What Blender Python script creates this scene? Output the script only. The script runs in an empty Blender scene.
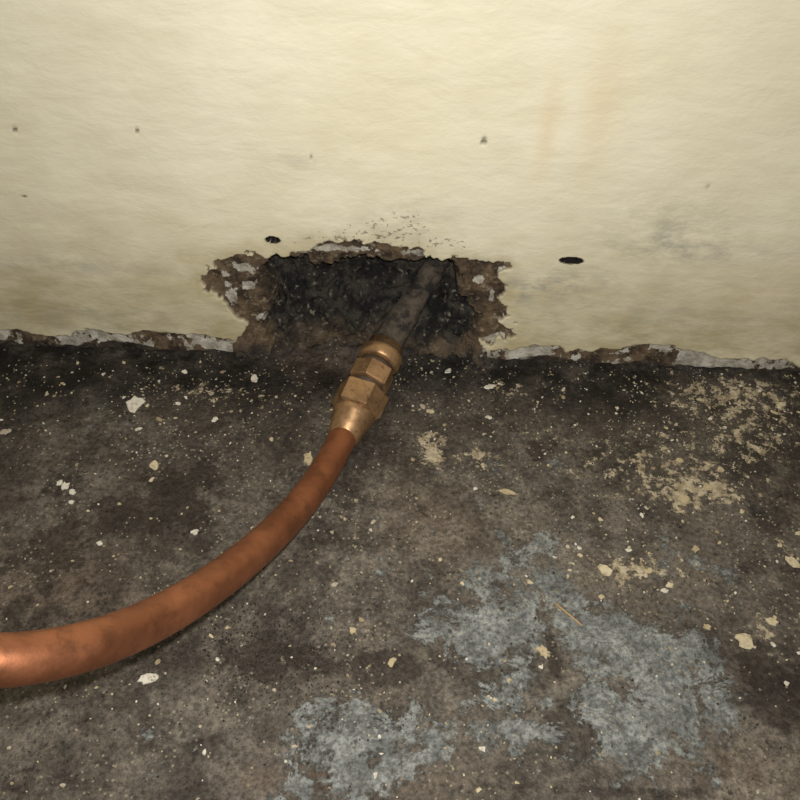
import bpy, bmesh, math, random
import numpy as np
from mathutils import Vector, Matrix
random.seed(7); rng=np.random.default_rng(11)
sc=bpy.context.scene
sc.view_settings.view_transform='Standard'
sc.view_settings.look='None'

# ---------------------------------------------------------------- camera
D=0.5; P=math.radians(45); FPX=800.0
dep=P-math.atan(42/800)
CAM=np.array([0.0,-D*math.cos(dep),D*math.sin(dep)])
F=np.array([0,math.cos(P),-math.sin(P)]); U0=np.array([0,math.sin(P),math.cos(P)]); R0=np.array([1.0,0,0])
r=math.radians(1.9)
R=math.cos(r)*R0+math.sin(r)*U0; U=-math.sin(r)*R0+math.cos(r)*U0
cam=bpy.data.cameras.new('camera'); cam.sensor_width=36; cam.lens=36*FPX/800; cam.clip_start=0.005
co=bpy.data.objects.new('camera',cam); sc.collection.objects.link(co)
M=Matrix(((R[0],U[0],-F[0],CAM[0]),(R[1],U[1],-F[1],CAM[1]),(R[2],U[2],-F[2],CAM[2]),(0,0,0,1)))
co.matrix_world=M; sc.camera=co
# survey helpers: turn measured photo positions into world positions on real surfaces
def ray(u,v): return F+(u-400)/FPX*R+(400-v)/FPX*U
def on_wall(u,v,y=0.0):
    d=ray(u,v); t=(y-CAM[1])/d[1]; return CAM+t*d
def on_floor(u,v,z=0.0):
    d=ray(u,v); t=(z-CAM[2])/d[2]; return CAM+t*d
def at_depth(u,v,t): return CAM+t*ray(u,v)

def lin(c,a=1.0):
    o=[]
    for x in c:
        x/=255.0; o.append(x/12.92 if x<=0.04045 else ((x+0.055)/1.055)**2.4)
    return (*o,a)

# ---------------------------------------------------------------- numpy noise
def vnoise(x,y,scale,seed):
    tab=np.random.default_rng(seed).random((256,256))
    X=x*scale+1000.3; Y=y*scale+1000.7
    xi=np.floor(X).astype(int); yi=np.floor(Y).astype(int)
    fx=X-xi; fy=Y-yi; fx=fx*fx*(3-2*fx); fy=fy*fy*(3-2*fy)
    a=tab[xi&255,yi&255]; b=tab[(xi+1)&255,yi&255]; c=tab[xi&255,(yi+1)&255]; d=tab[(xi+1)&255,(yi+1)&255]
    return (a*(1-fx)+b*fx)*(1-fy)+(c*(1-fx)+d*fx)*fy
def fbm(x,y,scale,seed,oct=4):
    s=0;a=1;t=0
    for i in range(oct):
        s=s+a*vnoise(x,y,scale*2**i,seed+i*17); t+=a; a*=0.55
    return s/t-0.5
def sstep(a,b,x):
    t=np.clip((x-a)/(b-a),0,1); return t*t*(3-2*t)
def sdist(px,py,poly):
    """signed distance, positive inside"""
    poly=np.array(poly); n=len(poly); d=np.full(px.shape,1e9); ins=np.zeros(px.shape,bool)
    for i in range(n):
        x1,y1=poly[i]; x2,y2=poly[(i+1)%n]
        ex,ey=x2-x1,y2-y1; L=ex*ex+ey*ey+1e-18
        t=np.clip(((px-x1)*ex+(py-y1)*ey)/L,0,1)
        d=np.minimum(d,np.hypot(px-x1-t*ex,py-y1-t*ey))
        c=((y1>py)!=(y2>py)) & (px<(x2-x1)*(py-y1)/(y2-y1+1e-18)+x1)
        ins^=c
    return np.where(ins,d,-d)
def wpoly(pts): return [(on_wall(*p)[0],on_wall(*p)[2]) for p in pts]
def fpoly(pts): return [(on_floor(*p)[0],on_floor(*p)[1]) for p in pts]
def axis(segs):
    out=[]
    for a,b,s in segs:
        n=max(1,int(round((b-a)/s))); out+=list(a+(b-a)*np.arange(n)/n)
    out.append(segs[-1][1]); return np.array(out)

def grid_mesh(name,A,B,pos,attrs,mat,flip=False):
    na,nb=len(A),len(B)
    me=bpy.data.meshes.new(name)
    V=pos.reshape(-1,3)
    i,j=np.meshgrid(np.arange(na-1),np.arange(nb-1),indexing='ij')
    q=np.stack([i*nb+j,(i+1)*nb+j,(i+1)*nb+j+1,i*nb+j+1],-1).reshape(-1,4)
    if flip: q=q[:,::-1]
    me.vertices.add(len(V)); me.vertices.foreach_set('co',V.astype(np.float32).ravel())
    me.loops.add(q.size); me.loops.foreach_set('vertex_index',q.ravel().astype(np.int32))
    me.polygons.add(len(q)); me.polygons.foreach_set('loop_start',np.arange(0,q.size,4,dtype=np.int32))
    me.update(calc_edges=True); me.validate()
    me.polygons.foreach_set('use_smooth',np.ones(len(q),bool))
    for k,v in attrs.items():
        at=me.color_attributes.new(k,'FLOAT_COLOR','POINT')
        c=np.ones((len(V),4),np.float32)
        for m in range(len(v)): c[:,m]=v[m].ravel()
        at.data.foreach_set('color',c.ravel())
    ob=bpy.data.objects.new(name,me); sc.collection.objects.link(ob); me.materials.append(mat)
    return ob

# ---------------------------------------------------------------- node helper
class NT:
    def __init__(s,name):
        s.m=bpy.data.materials.new(name); s.m.use_nodes=True; s.t=s.m.node_tree
        s.b=s.t.nodes['Principled BSDF']; s.co=s.t.nodes.new('ShaderNodeTexCoord').outputs['Object']
    def n(s,ty): return s.t.nodes.new(ty)
    def L(s,a,b): s.t.links.new(a,b)
    def put(s,v,sock):
        if isinstance(v,bpy.types.NodeSocket): s.L(v,sock)
        else: sock.default_value=v
    def noise(s,scale,detail=4,rough=0.55,sx=None,dist=0):
        n=s.n('ShaderNodeTexNoise'); n.inputs['Scale'].default_value=scale; n.inputs['Detail'].default_value=detail
        n.inputs['Roughness'].default_value=rough; n.inputs['Distortion'].default_value=dist
        c=s.co
        if sx:
            mp=s.n('ShaderNodeMapping'); mp.inputs['Scale'].default_value=sx; s.L(c,mp.inputs['Vector']); c=mp.outputs[0]
        s.L(c,n.inputs['Vector']); return n.outputs['Fac']
    def vor(s,scale,feat='F1',out='Distance'):
        n=s.n('ShaderNodeTexVoronoi'); n.feature=feat; n.inputs['Scale'].default_value=scale; s.L(s.co,n.inputs['Vector']); return n
    def math(s,op,a,b=0.0,c=None,clamp=False):
        n=s.n('ShaderNodeMath'); n.operation=op; n.use_clamp=clamp; s.put(a,n.inputs[0]); s.put(b,n.inputs[1])
        if c is not None: s.put(c,n.inputs[2])
        return n.outputs[0]
    def step(s,x,a,b,lo=0.0,hi=1.0):
        n=s.n('ShaderNodeMapRange'); n.interpolation_type='SMOOTHSTEP'; s.put(x,n.inputs[0])
        n.inputs[1].default_value=a; n.inputs[2].default_value=b; n.inputs[3].default_value=lo; n.inputs[4].default_value=hi; return n.outputs[0]
    def mix(s,f,a,b,mode='MIX'):
        n=s.n('ShaderNodeMix'); n.data_type='RGBA'; n.blend_type=mode; s.put(f,n.inputs[0]); s.put(a,n.inputs[6]); s.put(b,n.inputs[7]); return n.outputs[2]
    def attr(s,name):
        n=s.n('ShaderNodeAttribute'); n.attribute_name=name
        q=s.n('ShaderNodeSeparateColor'); s.L(n.outputs['Color'],q.inputs[0]); return q.outputs[0],q.outputs[1],q.outputs[2],n.outputs['Color']
    def thr(s,mask,noise,amp,a,b):
        return s.step(s.math('ADD',mask,s.math('MULTIPLY',s.math('SUBTRACT',noise,.5),amp)),a,b)
    def bump(s,h,strength,dist,normal=None):
        n=s.n('ShaderNodeBump'); n.inputs['Strength'].default_value=strength; n.inputs['Distance'].default_value=dist
        s.L(h,n.inputs['Height'])
        if normal is not None: s.L(normal,n.inputs['Normal'])
        return n.outputs[0]

# ---------------------------------------------------------------- WALL material
w=NT('cream_painted_plaster')
chip,dark,white,_=w.attr('m1'); stain,grime,tan,_=w.attr('m2'); pit,hole,_x,_=w.attr('m3')
pitm=w.math('MULTIPLY',w.math('GREATER_THAN',pit,.05),w.thr(pit,w.noise(330,4,.6,(1,1,1.5)),3.2,.95,1.15))
chip=w.math('MAXIMUM',chip,w.math('MULTIPLY',pitm,.6))
white=w.thr(white,w.noise(170,5,.65),1.5,.42,.50)
cream=w.mix(w.step(w.noise(9,4),.3,.7),lin((230,222,194)),lin((240,234,210)))
cream=w.mix(w.math('MULTIPLY',w.step(w.noise(30,4,.6,(1,1,3)),.35,.75),.34),cream,lin((215,205,171)))
cream=w.mix(w.math('MULTIPLY',grime,w.step(w.noise(25,6,.65,(1,1,2)),.25,.7,.4,1)),cream,lin((176,163,126)))
cream=w.mix(w.math('MULTIPLY',stain,w.step(w.noise(60,6,.7,(1,1,2)),.36,.66)),cream,lin((150,149,136)))
cream=w.mix(w.math('MULTIPLY',tan,.5),cream,lin((216,186,138)))
sub=w.mix(w.step(w.noise(90,6,.7),.36,.64),lin((46,36,27)),lin((104,87,66)))
sub=w.mix(w.step(w.noise(230,5,.7),.55,.66),sub,lin((134,121,100)))
sub=w.mix(white,sub,w.mix(w.step(w.noise(120,5,.65),.35,.65),lin((138,132,118)),lin((190,185,172))))
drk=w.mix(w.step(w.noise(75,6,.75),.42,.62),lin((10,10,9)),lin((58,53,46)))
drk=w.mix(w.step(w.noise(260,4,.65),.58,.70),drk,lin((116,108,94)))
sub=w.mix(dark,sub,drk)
sub=w.mix(hole,sub,lin((18,12,9)))  # shade inside the drilled holes is put into the colour
col=w.mix(chip,cream,sub)
w.L(col,w.b.inputs['Base Color'])
w.put(w.mix(chip,(.5,.5,.5,1),(.8,.8,.8,1)),w.b.inputs['Roughness'])
w.b.inputs['Specular IOR Level'].default_value=.35
hp=w.math('ADD',w.math('MULTIPLY',w.noise(38,4,.55,(1,1,2.0),.3),1.0),w.math('MULTIPLY',w.noise(200,3,.6,(1,1,2)),.18))
hc=w.math('MULTIPLY',w.noise(300,5,.7),1.8)
hh=w.math('ADD',w.math('MULTIPLY',hp,w.math('SUBTRACT',1.0,chip)),w.math('MULTIPLY',hc,chip))
w.L(w.bump(hh,.5,.0022),w.b.inputs['Normal'])

# ---------------------------------------------------------------- WALL geometry
X=axis([(-1.2,-.3,.05),(-.3,-.14,.0012),(-.14,.14,.0006),(.14,.3,.0012),(.3,1.2,.05)])
Z=axis([(-.012,.115,.0006),(.115,.30,.0018),(.30,1.4,.05)])
x,z=np.meshgrid(X,Z,indexing='ij')
outer=wpoly([(200,263),(216,273),(213,261),(240,250),(268,254),(300,252),(314,243),(345,243),(380,247),(410,249),(440,257),(470,260),(488,268),(506,268),(498,278),(510,286),(500,296),(514,306),(505,318),(519,333),(497,338),(484,345),(483,395),(252,395),(236,348),(252,326),(232,310),(222,298),(212,288)])
inner=wpoly([(262,270),(285,258),(320,262),(345,258),(375,262),(410,266),(428,261),(443,261),(458,272),(466,292),(475,318),(468,345),(455,395),(290,395),(268,335),(258,325),(275,300),(255,288)])
wx=x+fbm(x,z,100,3,5)*.018; wz=z+fbm(x,z,100,5,5)*.017
so=sdist(wx,wz,outer); si=sdist(x+fbm(x,z,110,8)*.018,z+fbm(x,z,110,9)*.013,inner)
chip=sstep(-.0002,.0003,so)
edge=.0022+fbm(x,z,30,21,5)*.016
sk=sstep(-.0003,.0003,edge-z)
band=.0078+fbm(x,z,24,31,6)*.032+.005*sstep(.04,.08,x)*sstep(.17,.13,x)-.003*sstep(.16,.2,x)
whiteband=sstep(-.0002,.0004,band-z)*(1-chip)
n2=fbm(x,z,60,33,4)
chipall=np.maximum(chip,np.maximum(sk,whiteband))
def pblob(u,v,ru,rv,X_,Y_,proj):
    c=proj(u,v); e=proj(u+ru,v); g=proj(u,v+rv); k=2 if proj is on_wall else 1
    rx=abs(e[0]-c[0]); ry=abs(g[k]-c[k])
    return np.exp(-(((X_-c[0])/rx)**2+((Y_-c[k])/ry)**2))
def wb(u,v,a,b): return pblob(u,v,a,b,x,z,on_wall)
pk=np.clip(.70*wb(385,230,55,20)+.7*wb(330,240,50,9)+.75*wb(450,243,35,10)+.45*wb(410,215,25,10)+.5*wb(615,338,32,9)+.45*wb(650,350,40,8)+.4*wb(60,335,60,8)+.4*wb(520,290,14,10),0,1)
whit=np.clip(.56+n2*1.9,0,1)*whiteband*(1-sk*.6)
wl=0
for (u,v_,a,b) in [(246,270,15,8),(232,296,8,13),(249,288,8,6),(224,275,6,5),(330,249,60,4),(430,255,40,4),(498,345,18,14),(492,298,5,9),(300,252,14,3),(503,272,6,5),(385,280,12,14),(478,282,7,6),(262,320,8,5)]:
    wl=np.maximum(wl,wb(u,v_,a,b))
whit=np.maximum(whit,chip*wl*.75)
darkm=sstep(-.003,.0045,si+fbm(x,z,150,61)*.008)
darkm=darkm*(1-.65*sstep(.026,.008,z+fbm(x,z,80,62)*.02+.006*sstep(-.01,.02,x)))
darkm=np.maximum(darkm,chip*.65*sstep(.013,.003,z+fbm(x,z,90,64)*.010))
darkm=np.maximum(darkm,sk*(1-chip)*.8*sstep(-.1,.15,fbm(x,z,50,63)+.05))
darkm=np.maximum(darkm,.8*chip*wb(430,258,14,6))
stain=np.clip(.8*wb(560,285,50,14)+.4*wb(670,225,60,30)+.5*wb(690,250,90,16)+.35*wb(400,225,70,22)+.4*wb(80,265,110,12)+.3*wb(300,160,40,10)+.7*wb(520,292,18,10)+.4*wb(470,262,20,8)+.4*wb(650,320,120,14)+.4*wb(100,320,120,16),0,1)
grim=np.clip(sstep(.115,.0,z)*.95+.18*sstep(.2,.1,z)+.15*sstep(-.05,-.25,x)+.4*sstep(.012,.0,np.abs(so))*(1-chip),0,1)
tanm=np.clip(.7*wb(548,130,10,45)+.5*wb(600,110,18,60)+.4*wb(780,290,60,25),0,1)
# depth (positive = into the wall)
y=np.zeros_like(x)
y+=fbm(x,z,6,71,3)*.004+fbm(x,z*1.7,30,72,3)*.0009
y+=chip*(.0028+fbm(x,z,130,73)*.003)
y+=np.maximum(sk,whiteband)*(1-chip)*.0012*(1+fbm(x,z,200,74))
cav=sstep(-.0005,.0025,si)
prof=.005+.020*sstep(.006,.050,z)
cavd=cav*(prof+fbm(x,z,60,75,5)*.018+fbm(x,z,300,76,3)*.004)
cavd+=cav*.012*np.clip(wb(436,305,10,30),0,1)
y+=np.maximum(cavd,0)
toe=sstep(.014,-.002,z)
y-=toe*(.0010+.0012*vnoise(x,z,160,77))+chip*toe*(.006+fbm(x,z,120,78)*.010)
holem=np.zeros_like(x)
for (u,v_,a,b,dp) in [(273,239,6.5,2.8,.012),(572,261,10.5,3.1,.014)]:
    c=on_wall(u,v_); rx=abs(on_wall(u+a,v_)[0]-c[0]); rz=abs(on_wall(u,v_+b)[2]-c[2])
    d=np.hypot((x-c[0])/rx,(z-c[2])/rz)+fbm(x,z,300,79)*.6
    hm=sstep(1.0,.7,d); hc_=sstep(1.35,1.2,d); y+=hm*dp; chipall=np.maximum(chipall,hc_); holem=np.maximum(holem,hc_)
for (u,v_,s) in [(15,130,1.8),(484,141,2.6),(24,197,1.5),(707,187,1.7),(311,155,1.6),(137,130,1.5)]:
    c=on_wall(u,v_); rr=s/800*.42
    hm=sstep(1.3,.7,np.hypot((x-c[0])/rr/1.3,(z-c[2])/rr)); y+=hm*.001; chipall=np.maximum(chipall,hm*.8); darkm=np.maximum(darkm,hm*.4)
pos=np.stack([x,y,z],-1)
wall=grid_mesh('wall_back',X,Z,pos,{'m1':[chipall,darkm,whit],'m2':[stain,grim,tanm],'m3':[pk*(1-chip),holem,holem]},w.m)

# ---------------------------------------------------------------- FLOOR material
f=NT('stained_concrete')
paint,darkf,dust,_=f.attr('m1'); light,near_black,warm,_=f.attr('m2')
base=f.mix(f.step(f.noise(16,8,.7),.36,.64),lin((56,50,44)),lin((97,89,79)))
base=f.mix(f.math('MULTIPLY',f.step(f.noise(55,8,.75),.48,.64),.55),base,lin((118,110,99)))
base=f.mix(f.math('MULTIPLY',f.step(f.noise(33,8,.75,(1.3,1,1)),.53,.62),.6),base,lin((42,36,31)))
base=f.mix(f.math('MULTIPLY',warm,.5),base,lin((106,84,64)))
base=f.mix(f.math('MULTIPLY',light,f.step(f.noise(55,8,.72),.38,.60)),base,lin((130,122,110)))
pm=f.thr(paint,f.noise(46,12,.82,None,.4),3.8,.46,.58)
pcol=f.mix(f.step(f.noise(60,8,.75),.38,.62),lin((94,97,95)),lin((138,141,138)))
base=f.mix(f.math('MULTIPLY',pm,f.step(f.noise(230,6,.75),.33,.53,.40,.95)),base,pcol)
dm=f.thr(darkf,f.noise(50,8,.75),1.9,.42,.60)
base=f.mix(f.math('MULTIPLY',dm,.7),base,lin((40,33,27)))
base=f.mix(f.math('MULTIPLY',near_black,f.step(f.noise(45,8,.7),.3,.6,.45,1)),base,lin((20,17,14)))
grain=f.step(f.noise(420,5,.8),.34,.66,.50,1.42)
g=f.n('ShaderNodeCombineColor'); [f.L(grain,g.inputs[i]) for i in range(3)]
base=f.mix(1.0,base,g.outputs[0],'MULTIPLY')
v=f.vor(260); pore=f.math('MULTIPLY',f.step(v.outputs['Distance'],.30,.14),f.step(f.noise(24,4),.45,.62))
base=f.mix(f.math('MULTIPLY',pore,.6),base,lin((18,15,12)))
du=f.thr(dust,f.noise(130,8,.78),4.4,.74,.84)
base=f.mix(f.math('MULTIPLY',du,.92),base,f.mix(f.step(f.noise(180,4,.7),.35,.65),lin((142,127,102)),lin((196,183,156))))
v=f.vor(330); sp=f.math('MULTIPLY',f.math('LESS_THAN',v.outputs['Distance'],.20),f.math('GREATER_THAN',f.noise(30,4,.6),.50))
base=f.mix(f.math('MULTIPLY',sp,.55),base,lin((158,149,128)))
f.L(base,f.b.inputs['Base Color'])
f.put(f.step(f.noise(30,4),.3,.7,.5,.8),f.b.inputs['Roughness']); f.b.inputs['Specular IOR Level'].default_value=.3
hf=f.math('ADD',f.math('MULTIPLY',f.noise(60,6,.7),.8),f.math('ADD',f.math('MULTIPLY',f.noise(420,4,.75),.5),f.math('MULTIPLY',f.math('ADD',pm,du),.12)))
f.L(f.bump(hf,.7,.0022),f.b.inputs['Normal'])

# ---------------------------------------------------------------- FLOOR geometry
X=axis([(-1.2,-.3,.05),(-.3,.3,.001),(.3,1.2,.05)])
Y=axis([(-1.2,-.32,.05),(-.32,.06,.001)])
x,y=np.meshgrid(X,Y,indexing='ij')
def fb(u,v,a,b): return pblob(u,v,a,b,x,y,on_floor)
ww=.02
px=x+fbm(x,y,35,101,5)*ww*1.6; py=y+fbm(x,y,35,103,5)*ww*1.6
sp=sdist(px,py,fpoly([(405,655),(412,620),(455,598),(470,565),(530,560),(600,590),(640,612),(690,612),(730,642),(752,690),(724,740),(704,772),(600,782),(520,768),(455,760),(410,810),(290,810),(270,735),(340,698),(440,690),(490,686),(476,668)]))
paint=sstep(-.016,.014,sp)
paint=np.clip(paint*.62+.16*fb(640,690,100,60)+.22*fb(470,635,50,25)+.25*fb(520,590,50,22),0,1)
paint*=1-.95*np.clip(fb(553,655,18,34)+fb(395,668,48,26)+.6*fb(520,715,60,10)+.8*fb(590,735,18,14),0,1)
for q in [.30*fb(180,735,70,50),.28*fb(100,425,60,24),.36*fb(560,545,100,28),.36*fb(400,590,60,60),.38*fb(700,560,60,30),.34*fb(350,740,90,40),.2*fb(60,700,60,40),.34*fb(640,570,80,30),.26*fb(500,480,80,40),.26*fb(300,640,60,60)]: paint=np.maximum(paint,q)
darkf=np.clip(.7*fb(262,655,65,38)+.8*fb(390,668,55,24)+.85*fb(775,690,50,60)+.9*fb(553,655,14,30)+.5*fb(560,455,60,60)+.55*fb(40,560,70,60)+.5*fb(590,735,20,14)+.65*fb(150,505,70,45)+.7*fb(610,790,120,10)+.4*fb(760,510,60,40)+.4*fb(420,500,30,60)+.5*fb(60,640,90,60)+.45*fb(340,500,30,60)+.4*fb(230,480,50,40)+.5*fb(40,780,80,30),0,1)
dust=np.clip(.76*fb(735,393,90,24)+.9*fb(432,450,17,24)+.78*fb(480,456,18,14)+.45*fb(685,498,24,12)+.46*fb(660,470,70,40)+.55*fb(760,440,60,30)+.5*fb(720,490,30,12)+.5*fb(500,385,30,14)+.5*fb(650,572,50,20)+.5*fb(770,630,40,30)+.6*fb(543,648,12,10)+.34*fb(350,540,60,80)+.38*fb(230,430,120,40)+.38*fb(600,760,60,14)+.46*fb(215,390,90,12)+.45*fb(560,610,20,20)+.35*fb(600,570,50,20)+.28*fb(620,480,200,120)+.3*fb(340,680,90,40)+.4*fb(508,492,14,6)+.4*fb(790,555,20,20),0,1)
light=np.clip(.9*fb(735,785,60,36)+.45*fb(360,560,80,60)+.75*fb(110,430,60,22)+.5*fb(175,740,80,45)+.2*fb(40,470,50,60)+.4*fb(500,500,100,60)+.4*fb(30,720,60,40)+.5*fb(620,700,140,70)+.35*fb(600,560,120,40),0,1)
near_black=np.clip(.9*sstep(-.058,-.002,y+fbm(x,y,16,111,4)*.05)+.4*sstep(-.12,-.03,y+fbm(x,y,12,113)*.08)+.35*sstep(-.02,-.16,x)*sstep(-.15,-.06,y+fbm(x,y,14,114)*.06),0,1)  # near-black tone, stronger towards the wall and on the left
near_black*=1-.55*np.clip(fb(740,395,90,24)+fb(105,420,55,22),0,1)
near_black*=1-.6*fb(330,360,70,14)
near_black=np.maximum(near_black,.95*fb(758,510,9,9))
warm=np.clip(.5*fb(60,590,80,60)+.6*fb(330,780,100,14)+.5*fb(740,775,70,40)+.6*fb(330,365,70,20)+.4*fb(440,520,60,40),0,1)
zz=fbm(x,y,7,121,3)*.004+fbm(x,y,60,123,4)*.0016+paint*.0002
zz+=sstep(-.012,.004,y)*.0015+sstep(-.03,.0,y)*fbm(x,y,180,125,3)*.003
zz-=.003*fb(758,510,8,8)
xc=on_floor(370,365)[0]
zz+=.006*np.exp(-((x-xc)/.055)**2)*sstep(-.022,.012,y)*(1+fbm(x,y,140,127)*1.6)
floor=grid_mesh('floor',X,Y,np.stack([x,y,zz],-1),{'m1':[paint,darkf,dust],'m2':[light,near_black,warm]},f.m)

# ---------------------------------------------------------------- flakes and grit
def floor_z(xx,yy):
    i=min(max(np.searchsorted(X,xx),0),len(X)-1); j=min(max(np.searchsorted(Y,yy),0),len(Y)-1); return zz[i,j]
class Bits:
    def __init__(s): s.v=[];s.f=[];s.c=[]
    def flake(s,cx,cy,rx,ry,col,th=.0004,n=9,ang=None,tilt=.12,lo=.5):
        cz=floor_z(cx,cy); ang=random.uniform(0,6.28) if ang is None else ang
        b=len(s.v); tx=random.uniform(-tilt,tilt); ty=random.uniform(-tilt,tilt)
        rs=[random.uniform(lo,1.2) for _ in range(n)]
        for lay in (0,1):
            for k in range(n):
                a=2*math.pi*k/n; u=rs[k]*rx*math.cos(a)*(1-.12*lay); w_=rs[k]*ry*math.sin(a)*(1-.12*lay)
                xx=u*math.cos(ang)-w_*math.sin(ang); yy=u*math.sin(ang)+w_*math.cos(ang)
                s.v.append((cx+xx,cy+yy,cz+lay*th+xx*tx+yy*ty+abs(rx*tilt)*.3)); s.c.append((*col[:3],1))
        s.v.append((cx,cy,cz+th*1.15+abs(rx*tilt)*.3)); s.c.append((*col[:3],1)); t=len(s.v)-1
        for k in range(n):
            k2=(k+1)%n
            s.f.append((b+k,b+k2,b+n+k2,b+n+k)); s.f.append((b+n+k,b+n+k2,t))
    def build(s,name,mat):
        me=bpy.data.meshes.new(name); me.from_pydata(s.v,[],s.f); me.update()
        at=me.color_attributes.new('tint','FLOAT_COLOR','POINT'); at.data.foreach_set('color',np.array(s.c,np.float32).ravel())
        ob=bpy.data.objects.new(name,me); sc.collection.objects.link(ob); me.materials.append(mat); return ob
def bitmat(name,rough):
    m=NT(name); _,_,_,c=m.attr('tint'); m.L(m.mix(m.math('MULTIPLY',m.step(m.noise(500,3,.6),.45,.7),.5),c,lin((110,92,66))),m.b.inputs['Base Color']); m.b.inputs['Roughness'].default_value=rough
    m.L(m.bump(m.noise(700,3),.4,.0005),m.b.inputs['Normal']); return m.m
cols=[lin((195,182,150)),lin((180,164,130)),lin((210,203,187)),lin((150,134,104)),lin((172,161,142))]
fl=Bits()
big=[(135,405,11,10,2),(65,487,5,4,2),(155,466,6,5,0),(308,459,5,7,1),(148,679,11,5,2),(353,631,5,4,1),(605,571,7,7,0),(745,640,10,8,0),(772,621,8,6,0),(794,562,6,9,0),(490,387,6,3,2),(255,379,4,4,2),(72,493,4,3,2),(6,433,6,3,4),(195,533,4,3,2),(100,545,3,3,2),(508,493,9,3,1),(684,500,7,5,1),(707,488,6,3,1),(648,571,5,3,1),(670,585,4,3,0),(580,555,3,2,0),(530,582,4,2,0),(707,627,4,3,1),(680,460,5,3,1),(495,700,3,2,0),(478,790,4,3,0),(780,405,5,3,0),(700,400,5,2,0),(60,484,3,3,2),(72,503,3,2,2),(215,420,3,3,2),(185,372,3,2,2),(440,560,3,2,0),(742,512,3,2,0),(780,545,3,2,0),(543,650,7,5,1),(695,549,4,4,1),(430,412,4,2,0),(665,590,4,3,2),(600,520,3,2,0),(720,470,4,3,1)]
for (u,v_,a,b,ci) in big:
    c=on_floor(u,v_); sx=abs(on_floor(u+a,v_)[0]-c[0]); sy=abs(on_floor(u,v_+b)[1]-c[1])
    fl.flake(c[0],c[1],sx,sy,cols[ci],.0006,n=12,ang=random.uniform(-.5,.5),lo=.6)
def dens(u,v_):
    return .16+.9*math.exp(-((v_-385)/45)**2)+1.0*math.exp(-((u-720)/110)**2-((v_-430)/70)**2)+.45*math.exp(-((u-640)/140)**2-((v_-560)/60)**2)+.4*math.exp(-((u-230)/120)**2-((v_-420)/80)**2)
k=0
while k<1150:
    u=random.uniform(-60,860); v_=random.uniform(362,830)
    if random.random()>dens(u,v_)/1.6: continue
    c=on_floor(u,v_)
    if c[1]>-.004: continue
    s=min(.0019,.00033*math.exp(abs(random.gauss(0,.62))))
    fl.flake(c[0],c[1],s*random.uniform(.8,1.7),s,random.choice(cols),.0003,n=7); k+=1
k=0
gcol=[lin((30,25,20)),lin((24,20,17)),lin((46,38,30)),lin((92,80,62)),lin((130,115,90))]
while k<2200:
    if random.random()<.35: u,v_=random.gauss(265,50),random.gauss(650,30)
    elif random.random()<.6: u,v_=random.uniform(-60,860),355+abs(random.gauss(0,45))
    else: u,v_=random.uniform(-60,860),random.uniform(362,840)
    c=on_floor(u,v_)
    if c[1]>.0: continue
    s=random.uniform(.0002,.00062)
    ci=random.choice([0,0,1,1,2,2,3,4]) if v_<600 or u>400 else random.choice([0,0,1,2])
    fl.flake(c[0],c[1],s,s,gcol[ci],s*1.1,n=5,tilt=.3); k+=1
fl.build('paint_flakes_and_grit',bitmat('old_paint_chips',.75))

def tube(name,pts,rad,mat,res=12,closed=True,smooth=True):
    pts=[Vector(p) for p in pts]; me=bpy.data.meshes.new(name); vs=[];fs=[]
    t0=(pts[1]-pts[0]).normalized(); nrm=t0.orthogonal().normalized()
    for i,p in enumerate(pts):
        t=(pts[min(i+1,len(pts)-1)]-pts[max(i-1,0)]).normalized()
        nrm=(nrm-t*nrm.dot(t)).normalized(); bn=t.cross(nrm); rr=rad[i] if hasattr(rad,'__len__') else rad
        for k in range(res):
            a=2*math.pi*k/res; vs.append(p+rr*(nrm*math.cos(a)+bn*math.sin(a)))
    for i in range(len(pts)-1):
        for k in range(res): fs.append((i*res+k,i*res+(k+1)%res,(i+1)*res+(k+1)%res,(i+1)*res+k))
    fs.append(tuple(range(res))[::-1]); fs.append(tuple(range((len(pts)-1)*res,len(pts)*res)))
    me.from_pydata(vs,[],fs); me.update()
    if smooth:
        for p in me.polygons: p.use_smooth=len(p.vertices)==4
    ob=bpy.data.objects.new(name,me); sc.collection.objects.link(ob); me.materials.append(mat); return ob
sm=NT('dry_straw_fibre'); sm.L(sm.mix(sm.noise(300),lin((190,160,110)),lin((150,120,75))),sm.b.inputs['Base Color'])
a=on_floor(555,603); b=on_floor(582,626); 
sp_=[a+(b-a)*t for t in np.linspace(0,1,8)]
for q in sp_: q[2]=floor_z(q[0],q[1])+.0007
tube('dry_straw',sp_,.00045,sm.m,6)

# ---------------------------------------------------------------- PIPE
cp=NT('aged_copper')
c1=cp.mix(cp.step(cp.noise(40,6,.65),.35,.68),lin((174,114,80)),lin((140,90,63)))
c1=cp.mix(cp.math('MULTIPLY',cp.step(cp.noise(110,8,.75),.52,.66),.38),c1,lin((88,60,45)))
cp.L(c1,cp.b.inputs['Base Color']); cp.b.inputs['Metallic'].default_value=.85
cp.put(cp.step(cp.noise(120,5,.7),.35,.65,.42,.56),cp.b.inputs['Roughness'])
cp.L(cp.bump(cp.noise(160,5,.7),.18,.0006),cp.b.inputs['Normal'])
br=NT('tarnished_brass')
b1=br.mix(br.step(br.noise(70,5,.65),.35,.68),lin((180,144,104)),lin((140,110,80)))
b1=br.mix(br.math('MULTIPLY',br.step(br.noise(380,5,.75),.54,.66),.65),b1,lin((74,60,46)))
br.L(b1,br.b.inputs['Base Color']); br.b.inputs['Metallic'].default_value=.75
br.put(br.step(br.noise(200,4),.3,.7,.34,.5),br.b.inputs['Roughness'])
br.L(br.bump(br.noise(350,4,.6),.15,.0004),br.b.inputs['Normal'])
gm=NT('shaded_brass_groove')  # dark gap between the nuts: groove shade put into the colour
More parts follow.
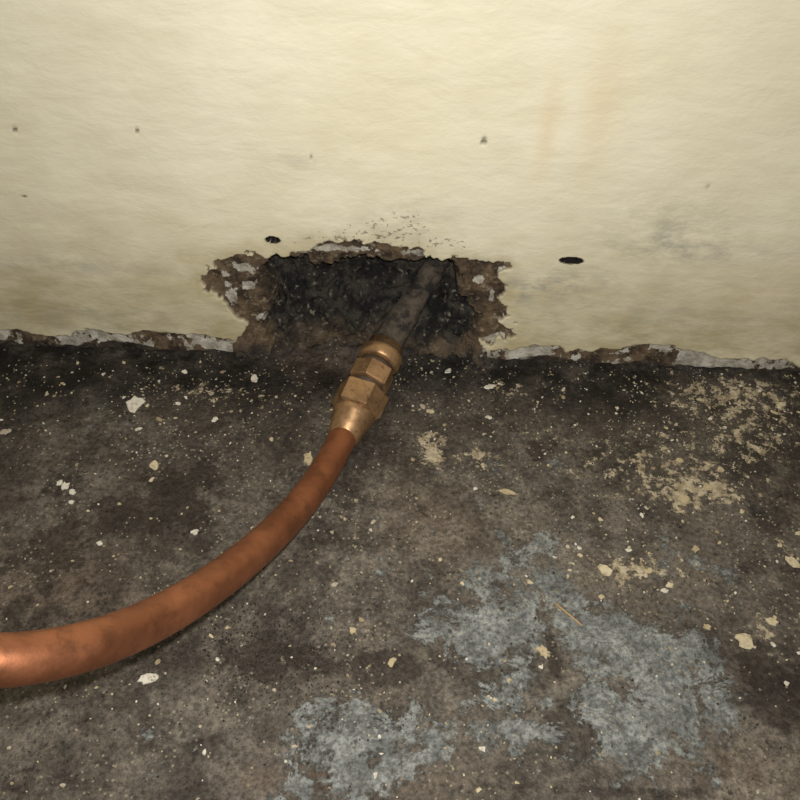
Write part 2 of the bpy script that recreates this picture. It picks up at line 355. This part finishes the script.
gm.L(gm.mix(gm.noise(200,4),lin((44,34,26)),lin((80,62,46))),gm.b.inputs['Base Color']); gm.b.inputs['Roughness'].default_value=.7
mo=NT('cement_crust')
mo.L(mo.mix(mo.step(mo.noise(120,6,.72),.40,.62),lin((32,28,24)),lin((84,74,62))),mo.b.inputs['Base Color']); mo.b.inputs['Roughness'].default_value=.9
mo.L(mo.bump(mo.noise(380,5,.7),.8,.0015),mo.b.inputs['Normal'])

DIA=.015
meas=[(345,433,27.5),(335,458,28.5),(318,487,30),(293,518,32.5),(262,549,35.5),(225,579,39),(187,604,42),(148,627,45),(105,645,48.5),(60,657,51.5),(15,664,54),(-35,666,55.5),(-100,660,57),(-180,646,58)]
ctrl=[Vector(at_depth(u,v_,FPX*DIA/wd)) for u,v_,wd in meas]
def catmull(P_,n=10):
    o=[]
    for i in range(len(P_)-1):
        p0=P_[max(i-1,0)];p1=P_[i];p2=P_[i+1];p3=P_[min(i+2,len(P_)-1)]
        for k in range(n):
            t=k/n; o.append(.5*((2*p1)+(-p0+p2)*t+(2*p0-5*p1+4*p2-p3)*t*t+(-p0+3*p1-3*p2+p3)*t**3))
    o.append(P_[-1]); return o
for _ in range(3):
    ctrl=[ctrl[0]]+[(ctrl[i-1]+2*ctrl[i]+ctrl[i+1])/4 for i in range(1,len(ctrl)-1)]+[ctrl[-1]]
root=bpy.data.objects.new('copper_pipe',None); sc.collection.objects.link(root)
A=ctrl[0]; Bp=Vector(on_floor(384,350,.028)); E=Vector(on_wall(434,268,.020))
ax=(Bp-A).normalized()
pp=catmull(ctrl)
t=tube('bent_tube',[A+ax*.02]+pp,DIA/2,cp.m,40); t.parent=root

view=(Vector(CAM)-(A+Bp)/2); view=(view-ax*view.dot(ax)).normalized()   # world direction the nut corners are clocked from
side=ax.cross(view).normalized()
def lathe(name,prof,mat,sides=48,hexa=False,rot=0.0,bevel=0.0):
    me=bpy.data.meshes.new(name); bm=bmesh.new(); rings=[]
    for s_,rr in prof:
        rings.append([bm.verts.new(A+ax*s_+rr*(view*math.cos(rot+2*math.pi*k/sides)+side*math.sin(rot+2*math.pi*k/sides))) for k in range(sides)])
    for a_,b_ in zip(rings[:-1],rings[1:]):
        for k in range(sides): bm.faces.new((a_[k],a_[(k+1)%sides],b_[(k+1)%sides],b_[k]))
    bm.faces.new(rings[0][::-1]); bm.faces.new(rings[-1])
    bmesh.ops.recalc_face_normals(bm,faces=bm.faces); bm.to_mesh(me); bm.free()
    if not hexa:
        for p in me.polygons: p.use_smooth=len(p.vertices)==4
    ob=bpy.data.objects.new(name,me); sc.collection.objects.link(ob); me.materials.append(mat)
    if bevel:
        bv=ob.modifiers.new('bevel','BEVEL'); bv.width=bevel; bv.segments=2; bv.limit_method='ANGLE'; bv.angle_limit=math.radians(25)
    ob.parent=root; return ob
Lf=(Bp-A).length
def S(q): return q*Lf
lathe('flare_collar',[(S(-.08),.0079),(S(-.06),.0088),(S(.06),.0100),(S(.18),.0116),(S(.23),.0122),(S(.25),.0114)],br.m)
lathe('flare_nut',[(S(.235),.0126),(S(.26),.0148),(S(.49),.0148),(S(.51),.0126)],br.m,6,True,.22,.0004)
lathe('adaptor_neck',[(S(.48),.0092),(S(.66),.0092)],gm.m)
lathe('adaptor_hex',[(S(.565),.0108),(S(.58),.0124),(S(.76),.0124),(S(.775),.0108)],br.m,6,True,.75,.0004)
lathe('shoulder_groove',[(S(.74),.0094),(S(.84),.0094)],gm.m)
lathe('shoulder_ring',[(S(.82),.0100),(S(.832),.0118),(S(.845),.0124),(S(.95),.0124),(S(.965),.0118),(S(.97),.0106),(S(1.06),.0102)],br.m)
pts=catmull([A+ax*S(.95),A+ax*S(1.12),Bp.lerp(E,.45)+Vector((0,0,.001)),Bp.lerp(E,.8),E+(E-Bp)*.12],8)
rad=[.0110-.0042*min(1,i/20)+random.uniform(-.0005,.0005) for i in range(len(pts))]
t=tube('crusted_stub',pts,rad,mo.m,28); t.parent=root

# ---------------------------------------------------------------- light
ld=bpy.data.lights.new('phone_torch','AREA'); ld.shape='DISK'; ld.size=.007; ld.energy=1.66; ld.color=(1.0,.97,.915)
lo=bpy.data.objects.new('phone_torch',ld); sc.collection.objects.link(lo)
lo.matrix_world=M; lo.location=Vector(CAM+U*.014+R*.004)
wd=bpy.data.worlds.new('room_ambience'); sc.world=wd; wd.use_nodes=True
wd.node_tree.nodes['Background'].inputs[0].default_value=(1.0,.95,.87,1); wd.node_tree.nodes['Background'].inputs[1].default_value=.22
